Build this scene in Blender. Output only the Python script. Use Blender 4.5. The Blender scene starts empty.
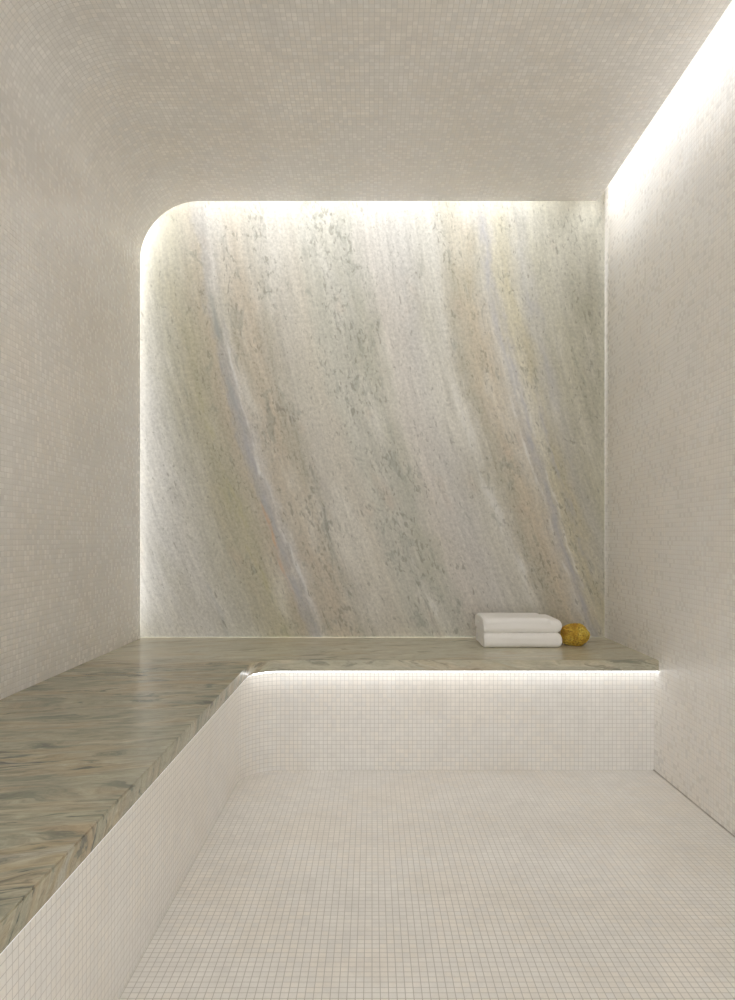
import bpy, bmesh, math, random
from mathutils import Vector, noise
random.seed(7)
S = bpy.context.scene
COL = S.collection

# ------------------------------------------------------------------ sizes (metres)
EYE = 0.9375
D2 = 3.364            # marble back wall
SLOT = 0.054          # light slot between the vault and the walls
YE = D2 - SLOT        # rear end of vault and ceiling
XL, XR, XC = -1.113, 1.134, 1.0816
ZC = 2.549            # ceiling
RV = 0.29             # radius of the cove between left wall and ceiling
ZB, TB = 0.45, 0.041  # bench top, slab thickness
YB, XB = 2.774, -0.516   # bench risers
OV = 0.045            # slab overhang
RC = 0.115             # slab inner corner radius
Y0 = -0.6             # wall behind
ZT = 3.22             # top of the slots
TILE = 0.0171

# ------------------------------------------------------------------ node helpers
def lin(c):
    return tuple((v/12.92 if v <= 0.04045 else ((v+0.055)/1.055)**2.4) for v in [x/255 for x in c])
class N:
    def __init__(s, mat):
        mat.use_nodes = True
        s.t = mat.node_tree; s.t.nodes.clear()
        s.out = s.new('ShaderNodeOutputMaterial')
    def new(s, ty, **kw):
        n = s.t.nodes.new(ty)
        for k, v in kw.items(): setattr(n, k, v)
        return n
    def link(s, a, b): s.t.links.new(a, b)
    def put(s, sock, v):
        if hasattr(v, 'links'): s.link(v, sock)
        elif isinstance(v, (tuple, list)):
            v = tuple(v)
            if sock.type == 'RGBA' and len(v) == 3: v = v + (1,)
            sock.default_value = v
        else: sock.default_value = v
    def m(s, op, a, b=None, c=None, clamp=False):
        n = s.new('ShaderNodeMath', operation=op, use_clamp=clamp)
        for i, v in enumerate((a, b, c)):
            if v is not None: s.put(n.inputs[i], v)
        return n.outputs[0]
    def step(s, v, a, b, lo=0.0, hi=1.0):
        n = s.new('ShaderNodeMapRange', interpolation_type='SMOOTHSTEP')
        s.put(n.inputs['Value'], v)
        for k, x in (('From Min', a), ('From Max', b), ('To Min', lo), ('To Max', hi)): s.put(n.inputs[k], x)
        return n.outputs['Result']
    def xyz(s, x, y, z):
        n = s.new('ShaderNodeCombineXYZ')
        for i, v in enumerate((x, y, z)): s.put(n.inputs[i], v)
        return n.outputs[0]
    def sep(s, v):
        n = s.new('ShaderNodeSeparateXYZ'); s.link(v, n.inputs[0]); return n.outputs
    def noise(s, vec, scale, detail=3, rough=0.5, dist=0.0):
        n = s.new('ShaderNodeTexNoise'); s.link(vec, n.inputs['Vector'])
        n.inputs['Scale'].default_value = scale; n.inputs['Detail'].default_value = detail
        n.inputs['Roughness'].default_value = rough; n.inputs['Distortion'].default_value = dist
        return n.outputs['Fac']
    def mix(s, f, a, b, mode='MIX'):
        n = s.new('ShaderNodeMix', data_type='RGBA', blend_type=mode)
        s.put(n.inputs[0], f); s.put(n.inputs[6], a); s.put(n.inputs[7], b)
        return n.outputs[2]
    def ramp(s, f, stops, interp='LINEAR'):
        n = s.new('ShaderNodeValToRGB'); s.link(f, n.inputs[0])
        cr = n.color_ramp; cr.interpolation = interp
        while len(cr.elements) < len(stops): cr.elements.new(0.5)
        for e, (p, c) in zip(cr.elements, stops):
            e.position = p; e.color = tuple(c) + (1,) if len(c) == 3 else c
        return n.outputs[0]
    def bsdf(s, color, rough, normal=None, **kw):
        b = s.new('ShaderNodeBsdfPrincipled')
        s.put(b.inputs['Base Color'], color); s.put(b.inputs['Roughness'], rough)
        if normal is not None: s.link(normal, b.inputs['Normal'])
        for k, v in kw.items(): s.put(b.inputs[k], v)
        s.link(b.outputs[0], s.out.inputs[0]); return b

# ------------------------------------------------------------------ materials
def mosaic(name, tint, grout, rough=0.36, tilt=0.05, pillow=0.28, contrast=1.0, spec=0.5):
    mat = bpy.data.materials.new(name); n = N(mat)
    uv = n.new('ShaderNodeUVMap', uv_map='UVMap').outputs[0]
    u, v, _ = n.sep(uv)
    us, vs = n.m('DIVIDE', u, TILE), n.m('DIVIDE', v, TILE)
    fx, fy = n.m('FRACT', us), n.m('FRACT', vs)
    cell = n.xyz(n.m('FLOOR', us), n.m('FLOOR', vs), 0.0)
    wn = n.new('ShaderNodeTexWhiteNoise', noise_dimensions='2D'); n.link(cell, wn.inputs['Vector'])
    rnd = wn.outputs['Value']; rx, ry, rz = n.sep(wn.outputs['Color'])
    cx, cy = n.m('MULTIPLY_ADD', fx, 2.0, -1.0), n.m('MULTIPLY_ADD', fy, 2.0, -1.0)
    d = n.m('SUBTRACT', 1.0, n.m('MAXIMUM', n.m('ABSOLUTE', cx), n.m('ABSOLUTE', cy)))
    tilemask = n.step(d, 0.05, 0.14)
    pos = n.new('ShaderNodeTexCoord').outputs['Object']
    # stone: cloudy veins through many tiles, then its own mottling, then single darker tiles
    cloud = n.noise(pos, 1.7, 4, 0.6)
    cloud2 = n.noise(pos, 11.0, 5, 0.72, 0.5)
    jit = n.new('ShaderNodeVectorMath', operation='ADD'); n.link(pos, jit.inputs[0])
    sc = n.new('ShaderNodeVectorMath', operation='SCALE'); n.link(wn.outputs['Color'], sc.inputs[0]); sc.inputs['Scale'].default_value = 3.0
    n.link(sc.outputs[0], jit.inputs[1])
    grain = n.noise(jit.outputs[0], 120.0, 3, 0.6, 0.8)
    k = n.m('MULTIPLY_ADD', n.m('SUBTRACT', cloud, 0.5), 0.22*contrast, 1.0)
    k = n.m('ADD', k, n.m('MULTIPLY', n.m('SUBTRACT', cloud2, 0.5), 0.30*contrast))
    k = n.m('ADD', k, n.m('MULTIPLY', n.m('SUBTRACT', rnd, 0.5), 0.05*contrast))
    k = n.m('ADD', k, n.m('MULTIPLY', n.m('SUBTRACT', grain, 0.5), 0.10*contrast))
    odd = n.m('MULTIPLY', n.step(rz, 0.82, 0.98), n.step(n.noise(pos, 5.0, 3, 0.6), 0.46, 0.68))
    k = n.m('SUBTRACT', k, n.m('MULTIPLY', odd, 0.03*contrast))
    warm = n.step(n.m('ADD', n.noise(pos, 3.1, 3, 0.6), n.m('MULTIPLY', n.m('SUBTRACT', rx, 0.5), 0.16)), 0.42, 0.62)
    base = n.mix(warm, tint, tuple(a*b for a, b in zip(tint, (1.005, 0.985, 0.958))))
    stone = n.mix(1.0, base, n.xyz(k, k, k), 'MULTIPLY')
    col = n.mix(tilemask, grout, stone)
    rg = n.m('ADD', n.m('MULTIPLY_ADD', ry, 0.16, rough-0.08), n.m('MULTIPLY', n.m('SUBTRACT', 1.0, tilemask), 0.35))
    def slope(c, r):
        p = n.m('MULTIPLY', n.m('POWER', n.m('ABSOLUTE', c), 6.0), n.m('SIGN', c))
        t = n.m('MULTIPLY_ADD', p, pillow, n.m('MULTIPLY', n.m('SUBTRACT', r, 0.5), tilt*2))
        return n.m('MULTIPLY_ADD', t, 0.5, 0.5)
    nm = n.new('ShaderNodeNormalMap', uv_map='UVMap'); nm.space = 'TANGENT'
    n.link(n.xyz(slope(cx, rx), slope(cy, ry), 1.0), nm.inputs['Color'])
    n.bsdf(col, rg, nm.outputs[0], **{'Specular IOR Level': spec})
    return mat

WARM = (0.835, 0.815, 0.785)
M_WALL = mosaic('mosaic_wall', WARM, (0.66, 0.635, 0.595), rough=0.33, tilt=0.012, pillow=0.16, contrast=0.8)
M_VAULT = mosaic('mosaic_vault', (0.825, 0.803, 0.772), (0.60, 0.575, 0.54), rough=0.24, tilt=0.008, pillow=0.32, contrast=1.1)
M_RISER = mosaic('mosaic_riser', (0.87, 0.852, 0.822), (0.64, 0.615, 0.58), rough=0.36, tilt=0.025, pillow=0.2, contrast=0.8)
M_FLOOR = mosaic('mosaic_floor', (0.88, 0.862, 0.83), (0.50, 0.475, 0.435), rough=0.19, tilt=0.04, pillow=0.16, contrast=0.85)

def marble_wall():
    mat = bpy.data.materials.new('veined_marble_upright'); n = N(mat)
    pos = n.new('ShaderNodeTexCoord').outputs['Object']
    x, y, z = n.sep(pos)
    K = 205.1
    px = n.m('MULTIPLY_ADD', x, K, 372.0)
    py = n.m('MULTIPLY_ADD', z, -K, 537.0 + K*EYE)
    q = n.m('SUBTRACT', py, 200.0)
    bend = n.m('ADD', n.m('MULTIPLY', q, 0.12), n.m('MULTIPLY', n.m('MULTIPLY', q, q), 0.00035))
    s0 = n.m('SUBTRACT', px, bend)
    # coordinates running along the veins: s across, t along
    flow = n.xyz(n.m('MULTIPLY', s0, 0.01), n.m('MULTIPLY', q, 0.0028), 0.0)
    fine = n.xyz(n.m('MULTIPLY', s0, 0.01), n.m('MULTIPLY', q, 0.0008), 3.7)
    sk = n.m('SUBTRACT', px, n.m('MULTIPLY', bend, 0.75))
    spk = n.xyz(n.m('MULTIPLY', sk, 0.01), n.m('MULTIPLY', q, 0.0042), 1.3)
    w1 = n.m('MULTIPLY', n.m('SUBTRACT', n.noise(flow, 1.6, 4, 0.55), 0.5), 40.0)
    w2 = n.m('MULTIPLY', n.m('SUBTRACT', n.noise(flow, 6.0, 5, 0.65), 0.5), 26.0)
    w3 = n.m('MULTIPLY', n.m('SUBTRACT', n.noise(spk, 18.0, 3, 0.6), 0.5), 14.0)
    sm = n.m('ADD', s0, n.m('ADD', w1, n.m('MULTIPLY', n.m('ADD', w2, w3), 0.4)))
    s = n.m('ADD', s0, n.m('ADD', w1, n.m('ADD', w2, w3)))
    def fac(v): return n.m('DIVIDE', n.m('SUBTRACT', v, 40.0), 560.0, clamp=True)
    P = lambda v: (v-40.0)/560.0
    SAT = 0.82
    def C(r, g, b):
        l = lin((r, g, b)); return tuple(min(.85, sum(l)/3*1.30*(1-SAT) + SAT*v*g) for v, g in zip(l, (1.27, 1.32, 1.42)))
    stops = [(60, C(204,202,197)), (108, C(202,200,194)), (126, C(188,186,174)), (140, C(176,173,155)), (158, C(170,163,134)),
             (166, C(166,159,128)), (175, C(167,158,132)), (187, C(172,158,132)), (193, C(158,152,146)), (200, C(160,155,152)),
             (206, C(186,180,172)), (216, C(170,158,138)), (230, C(174,158,134)), (247, C(158,150,132)), (262, C(176,170,158)),
             (285, C(184,176,160)), (304, C(172,170,156)), (322, C(165,163,149)), (345, C(163,162,148)), (362, C(186,178,168)),
             (392, C(178,174,168)), (412, C(178,174,162)), (424, C(190,186,174)), (438, C(160,152,130)), (456, C(180,164,136)),
             (470, C(182,174,160)), (477, C(164,159,156)), (486, C(186,178,150)), (500, C(174,164,128)), (518, C(166,163,152)),
             (534, C(170,166,142)), (560, C(160,157,134))]
    col = n.ramp(fac(s), [(P(a), c) for a, c in stops])
    col = n.mix(0.30, col, C(176,169,148))
    # second, softer wash of grey-white and green so that no band keeps one tone along its length
    wash = n.noise(flow, 2.6, 4, 0.6, 0.4)
    col = n.mix(n.step(wash, 0.48, 0.74, 0, 0.65), col, C(196,191,177))
    green = n.noise(n.xyz(n.m('MULTIPLY', s0, 0.01), n.m('MULTIPLY', q, 0.004), 9.0), 2.2, 3, 0.5)
    col = n.mix(n.step(green, 0.50, 0.72, 0, 0.30), col, C(158,154,128))
    blush = n.noise(n.xyz(n.m('MULTIPLY', s0, 0.01), n.m('MULTIPLY', q, 0.005), 5.0), 3.0, 3, 0.5)
    col = n.mix(n.step(blush, 0.60, 0.78, 0, 0.30), col, C(186,160,134))
    # upper part whitened, unevenly: glare from the slot light put into the colour
    top_glare = n.step(n.m('ADD', py, n.m('MULTIPLY', n.m('SUBTRACT', n.noise(flow, 1.8, 4, 0.6), 0.5), 420.0)), 210, 340, 0.34, 0.0)
    col = n.mix(top_glare, col, C(197,194,184))
    col = n.mix(1.0, col, (0.935, 0.918, 0.898), 'MULTIPLY')
    # hair streaks
    st = n.noise(fine, 20.0, 6, 0.66, 0.1)
    k = n.m('MULTIPLY_ADD', n.m('SUBTRACT', st, 0.5), 0.60, 1.0)
    gr = n.noise(n.xyz(n.m('MULTIPLY', sk, 0.01), n.m('MULTIPLY', q, 0.0075), 6.1), 40.0, 3, 0.7)
    k = n.m('ADD', k, n.m('MULTIPLY', n.m('SUBTRACT', gr, 0.5), 0.85))
    col = n.mix(1.0, col, n.xyz(k, k, k), 'MULTIPLY')
    # pale threads and dark threads that follow single veins
    def thread(at, width, color, amount, lo=None, hi=None):
        nonlocal col
        dd = n.m('ABSOLUTE', n.m('SUBTRACT', sm, at))
        f = n.step(dd, 0.0, width, amount, 0.0)
        if lo is not None:
            f = n.m('MULTIPLY', f, n.m('MULTIPLY', n.step(py, lo-40, lo+40), n.step(py, hi-40, hi+40, 1.0, 0.0)))
        f = n.m('MULTIPLY', f, n.step(n.noise(flow, 9.0, 3, 0.6), 0.40, 0.62))
        col = n.mix(f, col, color)
    LAV = C(150,147,149); DK = C(112,112,100); PALE = C(200,196,188)
    thread(199, 8, LAV, 0.62, 380, 700); thread(205, 3, PALE, 0.7, 330, 600); thread(191, 3, C(190,146,104), 0.7, 500, 590)
    thread(250, 3.5, DK, 0.65, 450, 570); thread(198, 6, C(134,136,128), 0.7, 300, 400)
    thread(477, 7, LAV, 0.6, 150, 700); thread(484, 2.5, PALE, 0.6, 420, 620); thread(470, 2.5, PALE, 0.6, 400, 620)
    thread(521, 8, LAV, 0.35, 210, 420); thread(500, 7, LAV, 0.65, 400, 600); thread(492, 3, DK, 0.5, 500, 700)
    thread(322, 3, DK, 0.6, 560, 700); thread(330, 5, PALE, 0.5, 500, 700); thread(505, 3, DK, 0.5, 560, 700)
    thread(424, 7, PALE, 0.5, 400, 620); thread(164, 6, C(170,162,108), 0.35, 400, 700); thread(112, 4, C(150,152,148), 0.5, 560, 680)
    # clusters of dark grey-green specks
    dens = n.ramp(fac(s), [(P(60), (.12,)*3), (P(150), (.25,)*3), (P(182), (.55,)*3), (P(200), (.1,)*3), (P(222), (.70,)*3), (P(250), (.70,)*3),
                           (P(270), (.18,)*3), (P(312), (.62,)*3), (P(338), (.85,)*3), (P(356), (.5,)*3), (P(385), (.28,)*3), (P(420), (.15,)*3),
                           (P(438), (.8,)*3), (P(458), (.45,)*3), (P(477), (.05,)*3), (P(492), (.7,)*3), (P(512), (.4,)*3), (P(530), (.25,)*3), (P(550), (.5,)*3)])
    patch = n.noise(n.xyz(n.m('MULTIPLY', s0, 0.01), n.m('MULTIPLY', q, 0.005), 2.0), 4.0, 3, 0.6)
    amt = n.m('MULTIPLY', dens, n.step(patch, 0.36, 0.62))
    sn = n.noise(spk, 30.0, 3, 0.6, 0.5)
    thr = n.m('MULTIPLY_ADD', amt, -0.17, 0.635)
    f1 = n.step(n.m('SUBTRACT', sn, thr), 0.0, 0.09, 0.0, 0.50)
    col = n.mix(f1, col, C(108,104,88))
    sn2 = n.noise(spk, 11.0, 4, 0.62, 0.8)
    f2 = n.m('MULTIPLY', n.step(n.m('SUBTRACT', sn2, n.m('MULTIPLY_ADD', amt, -0.16, 0.635)), 0.0, 0.10), 0.42)
    col = n.mix(f2, col, C(128,127,112))
    n.bsdf(col, n.m('MULTIPLY_ADD', st, 0.2, 0.28))
    return mat
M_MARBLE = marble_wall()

def marble_bench():
    mat = bpy.data.materials.new('veined_marble_bench'); n = N(mat)
    pos = n.new('ShaderNodeTexCoord').outputs['Object']
    x, y, z = n.sep(pos)
    # veins run across the left arm, drifting a little away from the viewer
    s0 = n.m('SUBTRACT', n.m('SUBTRACT', y, n.m('MULTIPLY', x, 0.22)), n.m('MULTIPLY', z, 0.8))
    t0 = n.m('ADD', x, n.m('MULTIPLY', y, 0.22))
    flow = n.xyz(n.m('MULTIPLY', t0, 1.1), n.m('MULTIPLY', s0, 4.0), n.m('MULTIPLY', z, 3.0))
    w = n.m('MULTIPLY', n.m('SUBTRACT', n.noise(flow, 0.9, 4, 0.55), 0.5), 0.30)
    s = n.m('ADD', s0, w)
    fl = n.xyz(n.m('MULTIPLY', t0, 1.5), n.m('MULTIPLY', s, 8.0), n.m('MULTIPLY', z, 4.0))
    a = n.noise(fl, 1.1, 4, 0.6)
    C = lambda r, g, b: tuple(min(.85, v*k) for v, k in zip(lin((r, g, b)), (1.05, 1.05, 1.07)))
    col = n.ramp(a, [(0.30, C(146,146,128)), (0.40, C(168,165,143)), (0.47, C(158,157,138)), (0.53, C(178,171,148)), (0.60, C(166,155,128)), (0.70, C(176,172,155))])
    b = n.noise(n.xyz(n.m('MULTIPLY', t0, 1.6), n.m('MULTIPLY', s, 8.0), 4.0), 4.0, 6, 0.62, 0.4)
    k = n.m('MULTIPLY_ADD', n.m('SUBTRACT', b, 0.5), 1.25, 1.0)
    st = n.noise(n.xyz(n.m('MULTIPLY', t0, 2.5), n.m('MULTIPLY', s, 12.0), n.m('MULTIPLY', z, 14.0)), 11.0, 6, 0.72, 0.6)
    k = n.m('ADD', k, n.m('MULTIPLY', n.m('SUBTRACT', st, 0.5), 1.4))
    col = n.mix(1.0, col, n.xyz(k, k, k), 'MULTIPLY')
    # back arm paler than the browner left: stronger light there put into the colour
    col = n.mix(n.step(y, 2.55, 2.85), n.mix(1.0, col, (0.90, 0.89, 0.87), 'MULTIPLY'), n.mix(0.55, col, C(206,200,178)))
    # dark green-grey lenses lying along the veins
    ln = n.noise(n.xyz(n.m('MULTIPLY', t0, 2.6), n.m('MULTIPLY', s, 13.0), n.m('MULTIPLY', z, 9.0)), 2.2, 6, 0.62, 0.9)
    pt = n.noise(n.xyz(t0, n.m('MULTIPLY', s, 2.5), 1.0), 1.5, 2, 0.5)
    f = n.m('MULTIPLY', n.step(ln, 0.525, 0.63), n.step(pt, 0.38, 0.58, 0.2, 0.85))
    f = n.m('MULTIPLY', f, n.step(y, 2.4, 2.85, 1.0, 0.45))
    col = n.mix(f, col, C(80,86,79))
    pk = n.noise(n.xyz(n.m('MULTIPLY', t0, 1.5), n.m('MULTIPLY', s, 8.0), 12.0), 1.8, 3, 0.5)
    col = n.mix(n.step(pk, 0.58, 0.72, 0, 0.32), col, C(178,154,120))
    n.bsdf(col, n.m('MULTIPLY_ADD', st, 0.10, 0.20))
    return mat
M_BENCH = marble_bench()

def plain(name, color, rough, emit=None):
    mat = bpy.data.materials.new(name); n = N(mat)
    pos = n.new('ShaderNodeTexCoord').outputs['Object']
    g = n.m('MULTIPLY_ADD', n.noise(pos, 40.0, 3), 0.1, 0.95)
    b = n.bsdf(n.mix(1.0, color, n.xyz(g, g, g), 'MULTIPLY'), rough)
    if emit:
        b.inputs['Emission Color'].default_value = emit[0] + (1,); b.inputs['Emission Strength'].default_value = emit[1]
    return mat
M_PLASTER = plain('lime_plaster', (0.70, 0.67, 0.62), 0.8)
M_JOINT = plain('sealant_joint', (0.40, 0.37, 0.33), 0.6)

def terry():
    mat = bpy.data.materials.new('white_terry_cotton'); n = N(mat)
    pos = n.new('ShaderNodeTexCoord').outputs['Object']
    h = n.noise(pos, 420.0, 2, 0.6)
    bp = n.new('ShaderNodeBump'); bp.inputs['Strength'].default_value = 0.35; bp.inputs['Distance'].default_value = 0.002
    n.link(h, bp.inputs['Height'])
    n.bsdf((0.93, 0.915, 0.895), 0.95, bp.outputs[0], **{'Sheen Weight': 0.25, 'Specular IOR Level': 0.1})
    return mat
M_TERRY = terry()

def sponge_mat():
    mat = bpy.data.materials.new('natural_sponge'); n = N(mat)
    pos = n.new('ShaderNodeTexCoord').outputs['Object']
    a = n.noise(pos, 14.0, 3, 0.6)
    b = n.noise(pos, 150.0, 3, 0.7)
    col = n.ramp(a, [(0.32, (0.40, 0.20, 0.035)), (0.50, (0.62, 0.42, 0.07)), (0.64, (0.72, 0.56, 0.12))])
    k = n.m('MULTIPLY_ADD', n.m('SUBTRACT', b, 0.5), 1.0, 1.0)
    col = n.mix(1.0, col, n.xyz(k, k, k), 'MULTIPLY')
    col = n.mix(n.step(n.noise(pos, 110.0, 2, 0.5), 0.54, 0.66, 0, 0.75), col, (0.26, 0.12, 0.03))
    n.bsdf(col, 0.95, None, **{'Specular IOR Level': 0.1})
    return mat
M_SPONGE = sponge_mat()

# ------------------------------------------------------------------ mesh helpers
def link_mesh(name, bm, mats, parent=None, smooth=False):
    bmesh.ops.recalc_face_normals(bm, faces=bm.faces)
    me = bpy.data.meshes.new(name); bm.to_mesh(me); bm.free()
    for m in (mats if isinstance(mats, (list, tuple)) else [mats]): me.materials.append(m)
    if smooth:
        for p in me.polygons: p.use_smooth = True
    o = bpy.data.objects.new(name, me); COL.objects.link(o)
    if parent: o.parent = parent
    return o
def struct(name, bm, mats, **kw):
    o = link_mesh(name, bm, mats, **kw); o['kind'] = 'structure'; return o
def tag(o, label, cat, group=None):
    o['label'] = label; o['category'] = cat
    if group: o['group'] = group
    return o

def prism(profile, uvlen, axis_a, axis_b, y_from, y_to, to3):
    """closed outline swept from y_from to y_to; the first len(uvlen) points carry their own running length as v"""
    bm = bmesh.new(); uvl = bm.loops.layers.uv.new('UVMap')
    n = len(profile)
    A = [bm.verts.new(to3(p, y_from)) for p in profile]
    B = [bm.verts.new(to3(p, y_to)) for p in profile]
    L = [0.0]
    for i in range(n): L.append(L[-1] + (Vector(profile[(i+1) % n]) - Vector(profile[i])).length)
    L = [v + uvlen for v in L]
    for i in range(n):
        j = (i+1) % n
        f = bm.faces.new((A[i], A[j], B[j], B[i]))
        for lp, uv in zip(f.loops, ((y_from, L[i]), (y_from, L[i+1]), (y_to, L[i+1]), (y_to, L[i]))): lp[uvl].uv = uv
    for ring in (A, B[::-1]):
        f = bm.faces.new(ring)
        for lp in f.loops: lp[uvl].uv = (lp.vert.co.x + 0.0, lp.vert.co.z)
    return bm
def box_bm(lo, hi):
    bm = bmesh.new(); uvl = bm.loops.layers.uv.new('UVMap')
    v = [bm.verts.new((x, y, z)) for x in (lo[0], hi[0]) for y in (lo[1], hi[1]) for z in (lo[2], hi[2])]
    for q in ((0,1,3,2), (4,6,7,5), (0,4,5,1), (2,3,7,6), (0,2,6,4), (1,5,7,3)):
        f = bm.faces.new([v[i] for i in q])
        f.normal_update(); nx, ny, nz = [abs(c) for c in f.normal]
        for lp in f.loops:
            c = lp.vert.co
            lp[uvl].uv = (c.y, c.z) if nx > .5 else ((c.x, c.z) if ny > .5 else (c.x, c.y))
    return bm
xz = lambda p, y: (p[0], y, p[1])

# ------------------------------------------------------------------ the room
struct('floor', box_bm((-0.70, Y0-0.1, -0.06), (XR+0.06, YB+0.1, 0.0)), M_FLOOR)
struct('wall_right', box_bm((XR, Y0-0.1, 0.0), (XR+0.06, D2+0.08, ZT)), M_WALL)
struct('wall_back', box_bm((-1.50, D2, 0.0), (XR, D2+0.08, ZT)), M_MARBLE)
# left wall rises from the bench and bends into the ceiling; the seam of the two meshes is halfway up the cove
CX, CZ = XL + RV, ZC - RV
arc = [(CX - RV*math.cos(a), CZ + RV*math.sin(a)) for a in [math.pi/2*i/32 for i in range(33)]]
left = [(XL, ZB)] + arc[:17]
mid = arc[16]
XO = -1.50
lw = left + [(mid[0]-0.0212, mid[1]+0.0212), (XL-0.03, CZ), (XL-0.03, ZB)]
struct('wall_left', prism(lw, 0.0, 0, 1, Y0, YE, xz), M_VAULT)
arclen = (CZ - ZB) + RV*math.pi/4
cl = arc[16:] + [(XC, ZC), (XC, ZC+0.03), (CX, ZC+0.03), (mid[0]-0.0212, mid[1]+0.0212)]
struct('ceiling', prism(cl, arclen, 0, 1, Y0, YE, xz), M_VAULT)
# closing slabs of the light slots
struct('trim_1', box_bm((-1.50, Y0-0.1, ZT), (XR+0.06, D2+0.08, ZT+0.05)), M_PLASTER)
struct('trim_2', box_bm((-1.50, Y0, ZB), (-1.44, D2, ZT)), M_PLASTER)
struct('trim_3', box_bm((-1.44, YE-0.09, ZB), (XL-0.03, YE-0.06, ZT)), M_PLASTER)
struct('baseboard_right', box_bm((XR-0.003, Y0, 0.0), (XR, YB, 0.003)), M_JOINT)

# ------------------------------------------------------------------ the bench
def fillet(cx, cy, r, n=14):
    # from the left arm's edge to the back arm's edge
    return [(cx - r*math.cos(a), cy + r*math.sin(a)) for a in [math.pi/2*i/n for i in range(n+1)]]
FX, FY = XB + OV + RC, YB - OV - RC
bench = bpy.data.objects.new('bench', None); COL.objects.link(bench)
tag(bench, 'L-shaped built-in bench with veined green-grey marble seat and mosaic tiled front', 'bench')
def slab():
    pts = [(XO+0.06, Y0), (XB+OV, Y0)] + fillet(FX, FY, RC) + [(XR, YB-OV), (XR, D2), (XO+0.06, D2)]
    bm = bmesh.new()
    lo = [bm.verts.new((x, y, ZB-TB)) for x, y in pts]; hi = [bm.verts.new((x, y, ZB)) for x, y in pts]
    bm.faces.new(lo[::-1]); bm.faces.new(hi)
    n = len(pts)
    for i in range(n): bm.faces.new((lo[i], lo[(i+1) % n], hi[(i+1) % n], hi[i]))
    ed = [e for e in bm.edges if abs(e.verts[0].co.z-e.verts[1].co.z) < 1e-6 and e.verts[0].co.z > ZB-0.01 and
          all(v.co.x >= XB+OV-1e-4 and v.co.y <= YB-OV+1e-4 for v in e.verts)]
    bmesh.ops.bevel(bm, geom=ed, offset=0.003, segments=2, affect='EDGES')
    return bm
link_mesh('seat_slab', slab(), M_BENCH, bench)
def riser():
    path = [(XB, Y0)] + fillet(FX, FY, RC+OV, 20) + [(XR, YB)]
    out = []
    for i, (x, y) in enumerate(path):
        out.append((x-0.03, y) if i == 0 else ((x, y+0.03) if i == len(path)-1 else
                   tuple(Vector((FX, FY)) + (Vector((x, y)) - Vector((FX, FY)))*((RC+OV+0.03)/(RC+OV)))))
    bm = bmesh.new(); uvl = bm.loops.layers.uv.new('UVMap')
    L = [0.0]
    for a, b in zip(path, path[1:]): L.append(L[-1] + (Vector(b)-Vector(a)).length)
    zt = ZB - TB
    V = [[bm.verts.new((p[i][0], p[i][1], z)) for i in range(len(path))] for p, z in ((path, 0), (path, zt), (out, zt), (out, 0))]
    n = len(path)
    for k in range(4):
        a, b = V[k], V[(k+1) % 4]
        for i in range(n-1):
            f = bm.faces.new((a[i], a[i+1], b[i+1], b[i]))
            z0, z1 = (0, zt) if k in (0,) else ((zt, 0) if k == 2 else (0, 0.03))
            for lp, uv in zip(f.loops, ((L[i], z0), (L[i+1], z0), (L[i+1], z1), (L[i], z1))): lp[uvl].uv = uv
    for i in (0, n-1): bm.faces.new([V[k][i] for k in range(4)])
    return bm
link_mesh('tiled_front', riser(), M_RISER, bench)

# slim light strips tucked under the slab
LED = (0.965, 0.98, 1.0)
def strip(name, pts, strength, label, o=0.026, w=0.014, h=0.005):
    """box channel with its lit lens, following pts (points on the riser face, room on the right-hand side given by nrm)"""
    t = bpy.data.objects.new(name, None); COL.objects.link(t); tag(t, label, 'light strip', 'light strips under the bench edge')
    zt = ZB - TB
    def sweep(o0, o1, z0, z1):
        bm = bmesh.new(); rings = []
        for (x, y), (nx, ny) in pts:
            rings.append([bm.verts.new((x+nx*o, y+ny*o, z)) for o, z in ((o0, z0), (o1, z0), (o1, z1), (o0, z1))])
        for a, b in zip(rings, rings[1:]):
            for k in range(4): bm.faces.new((a[k], a[(k+1) % 4], b[(k+1) % 4], b[k]))
        bm.faces.new(rings[0]); bm.faces.new(rings[-1][::-1])
        return bm
    link_mesh('channel', sweep(o, o+w, zt-0.003, zt), M_PLASTER, t)
    mat = plain('lit_diffuser', (0.9, 0.9, 0.9), 0.5, (LED, strength))
    link_mesh('diffuser', sweep(o+0.001, o+w-0.001, zt-0.003-h, zt-0.003), mat, t)
    return t
fil = fillet(FX, FY, RC+OV, 16)
fn = [((x, y), ((FX-x)/(RC+OV), (FY-y)/(RC+OV))) for x, y in fil]
E_BACK, E_LEFT = 5.0, 0.55
strip('light_strip', fn[6:] + [((XR, YB), (0, -1))], E_BACK, 'bright white light strip glowing under the front edge of the back bench')
strip('light_strip', [((XB, Y0), (1, 0))] + fn[:6], E_LEFT, 'dim light strip under the edge of the long left bench arm')

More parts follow.
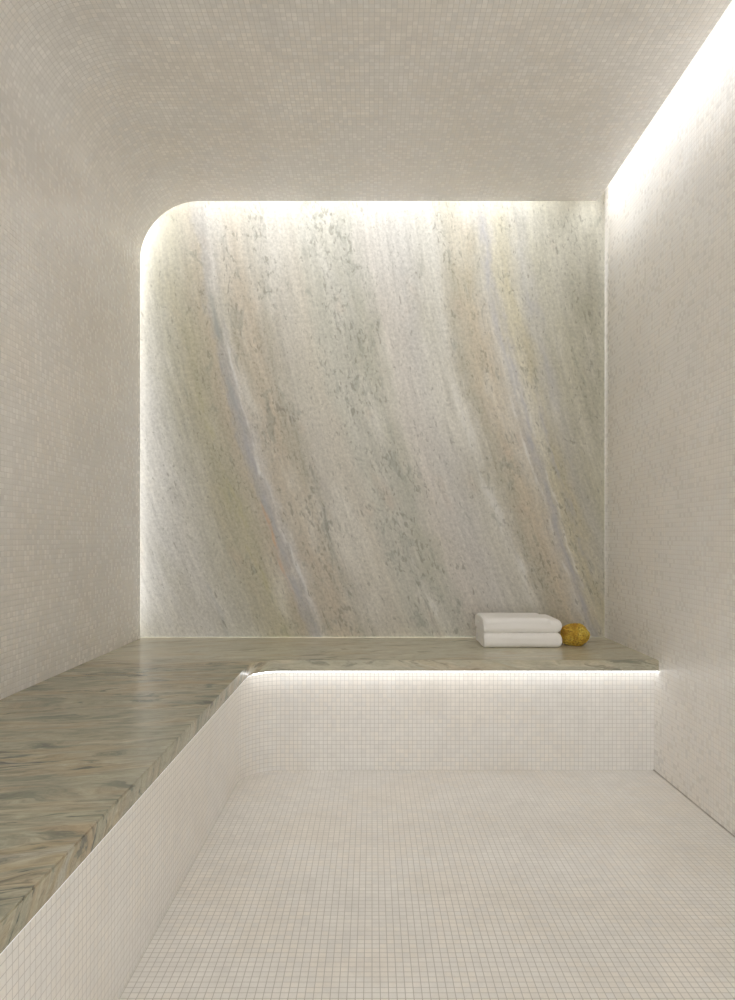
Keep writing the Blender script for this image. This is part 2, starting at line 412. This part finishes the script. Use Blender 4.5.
# ------------------------------------------------------------------ lamps in the slots (line lamps lying in the recess)
def line_lamp(a, b, facing, width, watts, spread=180):
    a, b, d = Vector(a), Vector(b), Vector(facing).normalized()
    la = bpy.data.lights.new('slot_lamp', 'AREA'); la.shape = 'RECTANGLE'
    la.size = (b-a).length; la.size_y = width; la.energy = watts*la.size; la.color = LED; la.spread = math.radians(spread)
    o = bpy.data.objects.new('slot_lamp', la); COL.objects.link(o)
    xax = (b-a).normalized(); zax = -d; yax = zax.cross(xax)
    from mathutils import Matrix
    o.matrix_world = Matrix((xax, yax, zax)).transposed().to_4x4(); o.location = (a+b)/2
    return o
W_TOP, W_RIGHT, W_LEFT = 13.0, 3.9, 1.0
HS, HB, HL = 0.2, 0.60, 0.12
yc = YE - 0.017
line_lamp((CX, yc, ZC+HB), (XR-0.28, yc, ZC+HB), (0, 0, -1), 0.03, W_TOP, 56)
xc = XC - 0.017
line_lamp((xc, Y0+0.02, ZC+HS), (xc, YE, ZC+HS), (0, 0, -1), 0.03, W_RIGHT, 64)
for i in range(6):
    a0, a1 = math.pi/2*i/6, math.pi/2*(i+1)/6
    f = (i+0.5)/6
    R = RV + HL + (HB-HL)*f
    p = lambda a: (CX - R*math.cos(a), yc, CZ + R*math.sin(a))
    am = (a0+a1)/2
    line_lamp(p(a0), p(a1), (math.cos(am), 0, -math.sin(am)), 0.03, W_LEFT + (18.0-W_LEFT)*f)
line_lamp((XL-HL, yc, ZB+0.02), (XL-HL, yc, CZ), (1, 0, 0), 0.03, W_LEFT)
# ------------------------------------------------------------------ towels and sponge on the back bench
def towel_bm(w, dpt, h, seed, rings=4):
    """folded towel, base at z=0, left end (layers showing) at x=0, front fold at y=0"""
    rc = min(0.024, h*0.42); NS = 64
    def outline(ins, hh, dd, y0):
        r = max(0.0025, rc-ins); out = []
        a, b = dd-2*ins, hh-2*ins
        r = min(r, a/2-1e-4, b/2-1e-4)
        corners = [(a-r, r, -90), (a-r, b-r, 0), (r, b-r, 90), (r, r, 180)]
        for k, (cy, cz, a0) in enumerate(corners):
            for i in range(12):
                t = math.radians(a0 + 90*i/11); out.append((y0+ins+cy+r*math.cos(t), ins+cz+r*math.sin(t)))
            nx = corners[(k+1) % 4]; t = math.radians(nx[2]); e = (y0+ins+nx[0]+r*math.cos(t), ins+nx[1]+r*math.sin(t)); s = out[-1]
            for i in range(1, 7): out.append((s[0]+(e[0]-s[0])*i/7, s[1]+(e[1]-s[1])*i/7))
        return out
    bm = bmesh.new()
    def ring(x, ins, squash=1.0):
        pts = outline(ins, h, dpt, 0.0); vs = []
        for (y, z) in pts:
            zz = h/2 + (z-h/2)*squash
            q = Vector((x*9+seed*5, y*9, zz*18))
            amp = 0.0022*min(1, zz/0.01)
            vs.append(bm.verts.new((x + 0.004*noise.noise(q*0.8), y + 0.003*noise.noise(q+Vector((3, 1, 7))), max(0.0, zz + amp*noise.noise(q+Vector((9, 4, 2)))))))
        return vs
    R = []
    # layered left end, from the heart of the fold outwards
    layers = []
    for k in range(rings, 0, -1):
        i0 = h*0.42*(k-1)/rings; th = h*0.42/rings
        layers += [(0.011, i0+th*0.98), (0.003, i0+th*0.86), (0.0, i0+th*0.5), (0.003, i0+th*0.14 if k > 1 else 0.0018)]
    layers.append((0.008, 0.0))
    for x, ins in layers: R.append(ring(x, ins))
    for i in range(1, 25): R.append(ring(0.008 + (w-0.022-0.008)*i/24, 0.0))
    for i in range(1, 9):
        t = math.pi/2*i/8.4
        R.append(ring(w-0.022 + 0.022*math.sin(t), 0.010*(1-math.cos(t)), max(0.45, math.cos(t)**0.42)))
    n = len(R[0])
    for a, b in zip(R, R[1:]):
        for i in range(n): bm.faces.new((a[i], a[(i+1) % n], b[(i+1) % n], b[i]))
    bm.faces.new(R[0]); bm.faces.new(R[-1])
    return bm
def flap_bm(w, dpt, h, th):
    """top layer of the fold that stops short of the right end; follows the towel's top and front"""
    bm = bmesh.new(); NX = 20
    prof = [(dpt-0.012, 0.0, 0.0)]
    path = [(dpt-0.012, h-0.002), (dpt-0.03, h), (dpt*0.6, h), (dpt*0.35, h), (0.035, h)] + \
           [(0.024-0.024*math.sin(t), h-0.024+0.024*math.cos(t)) for t in [math.pi/2*i/8 for i in range(9)]]
    nrm = [(0.3, 0.7), (0, 1), (0, 1), (0, 1), (0, 1)] + [(-math.sin(t), math.cos(t)) for t in [math.pi/2*i/8 for i in range(9)]]
    thick = [0.6, 1, 1, 1, 1] + [1, 1, 1, .95, .8, .55, .25, 0, -.2]
    rows = []
    for i in range(NX+1):
        x = 0.004 + w*i/NX; e = 1.0
        if i == NX: e = 0.15
        if i == NX-1: e = 1.0; x = w - 0.006
        if i == 0: e = 0.5
        top = [bm.verts.new((x, y + ny*th*k*e, z + nz*th*k*e + 0.0012*noise.noise(Vector((x*12, y*12, 3))))) for (y, z), (ny, nz), k in zip(path, nrm, thick)]
        bot = [bm.verts.new((x, y - ny*0.003, z - nz*0.003)) for (y, z), (ny, nz) in zip(path, nrm)]
        rows.append(top + bot[::-1])
    n = len(rows[0])
    for a, b in zip(rows, rows[1:]):
        for k in range(n): bm.faces.new((a[k], a[(k+1) % n], b[(k+1) % n], b[k]))
    bm.faces.new(rows[0]); bm.faces.new(rows[-1][::-1])
    return bm
TX, TY, TH = 0.492, 3.028, 0.064
def towel(z, h, seed, label, w=0.348, dx=0.0):
    t = link_mesh('folded_towel', towel_bm(w, 0.25, h, seed), M_TERRY, smooth=True)
    t.location = (TX+dx, TY, z)
    return tag(t, label, 'towel', 'stacked bath towels')
towel(ZB, TH, 1, 'folded white terry towel lying directly on the marble bench, lower of the two')
t2 = towel(ZB+TH+0.0005, 0.059, 5, 'folded white terry towel on top of the other towel, upper of the two', 0.346, -0.002)
fl = link_mesh('top_fold', flap_bm(0.288, 0.25, 0.058, 0.009), M_TERRY, t2, smooth=True)

def sponge_bm():
    bm = bmesh.new(); bmesh.ops.create_icosphere(bm, subdivisions=7, radius=1.0)
    cells = []
    rnd = random.Random(3)
    from mathutils import kdtree
    NP = 300
    kd = kdtree.KDTree(NP)
    for i in range(NP):
        zz = 1-2*(i+0.5)/NP; a = i*2.399963; r = math.sqrt(max(0, 1-zz*zz))
        p = Vector((r*math.cos(a), r*math.sin(a), zz)) + Vector((rnd.uniform(-1, 1), rnd.uniform(-1, 1), rnd.uniform(-1, 1)))*0.045
        kd.insert(p.normalized(), i); cells.append(rnd.uniform(0.45, 1.0))
    kd.balance()
    for v in bm.verts:
        d = v.co.normalized()
        _, i, dist = kd.find(d)
        pit = max(0.0, 1 - (dist/(0.085*cells[i]))**2)
        r = 1.0 + 0.10*noise.noise(d*1.7+Vector((2, 5, 1))) + 0.05*noise.noise(d*4.5) + 0.022*noise.noise(d*14) - 0.17*pit*cells[i]
        c = d*r
        c.z = max(c.z, -0.86)
        v.co = Vector((c.x*0.066, c.y*0.060, c.z*0.053))
    return bm
sp = link_mesh('bath_sponge', sponge_bm(), M_SPONGE, smooth=True)
sp.location = (0.914, 3.115, ZB+0.86*0.053)
tag(sp, 'round yellow-brown natural bath sponge beside the towels on the marble bench', 'sponge')

# ------------------------------------------------------------------ camera and view
cam = bpy.data.cameras.new('camera'); co = bpy.data.objects.new('camera', cam); COL.objects.link(co)
co.location = (0, 0, EYE); co.rotation_euler = (math.pi/2, 0, 0)
cam.sensor_width = 36; cam.sensor_fit = 'AUTO'; cam.lens = 690/1000*36
cam.shift_x = -0.0045; cam.shift_y = 0.037; cam.clip_start = 0.02
S.camera = co
w = bpy.data.worlds.new('world'); S.world = w; w.use_nodes = True
w.node_tree.nodes['Background'].inputs[0].default_value = (1.75, 1.74, 1.72, 1)
S.view_settings.view_transform = 'Standard'; S.view_settings.look = 'None'
S.view_settings.gamma = 1; S.view_settings.exposure = 0.07; S.view_settings.use_curve_mapping = False
c = S.cycles
c.max_bounces = 14; c.diffuse_bounces = 12; c.glossy_bounces = 4; c.sample_clamp_indirect = 6.0
c.use_denoising = True; c.caustics_reflective = True
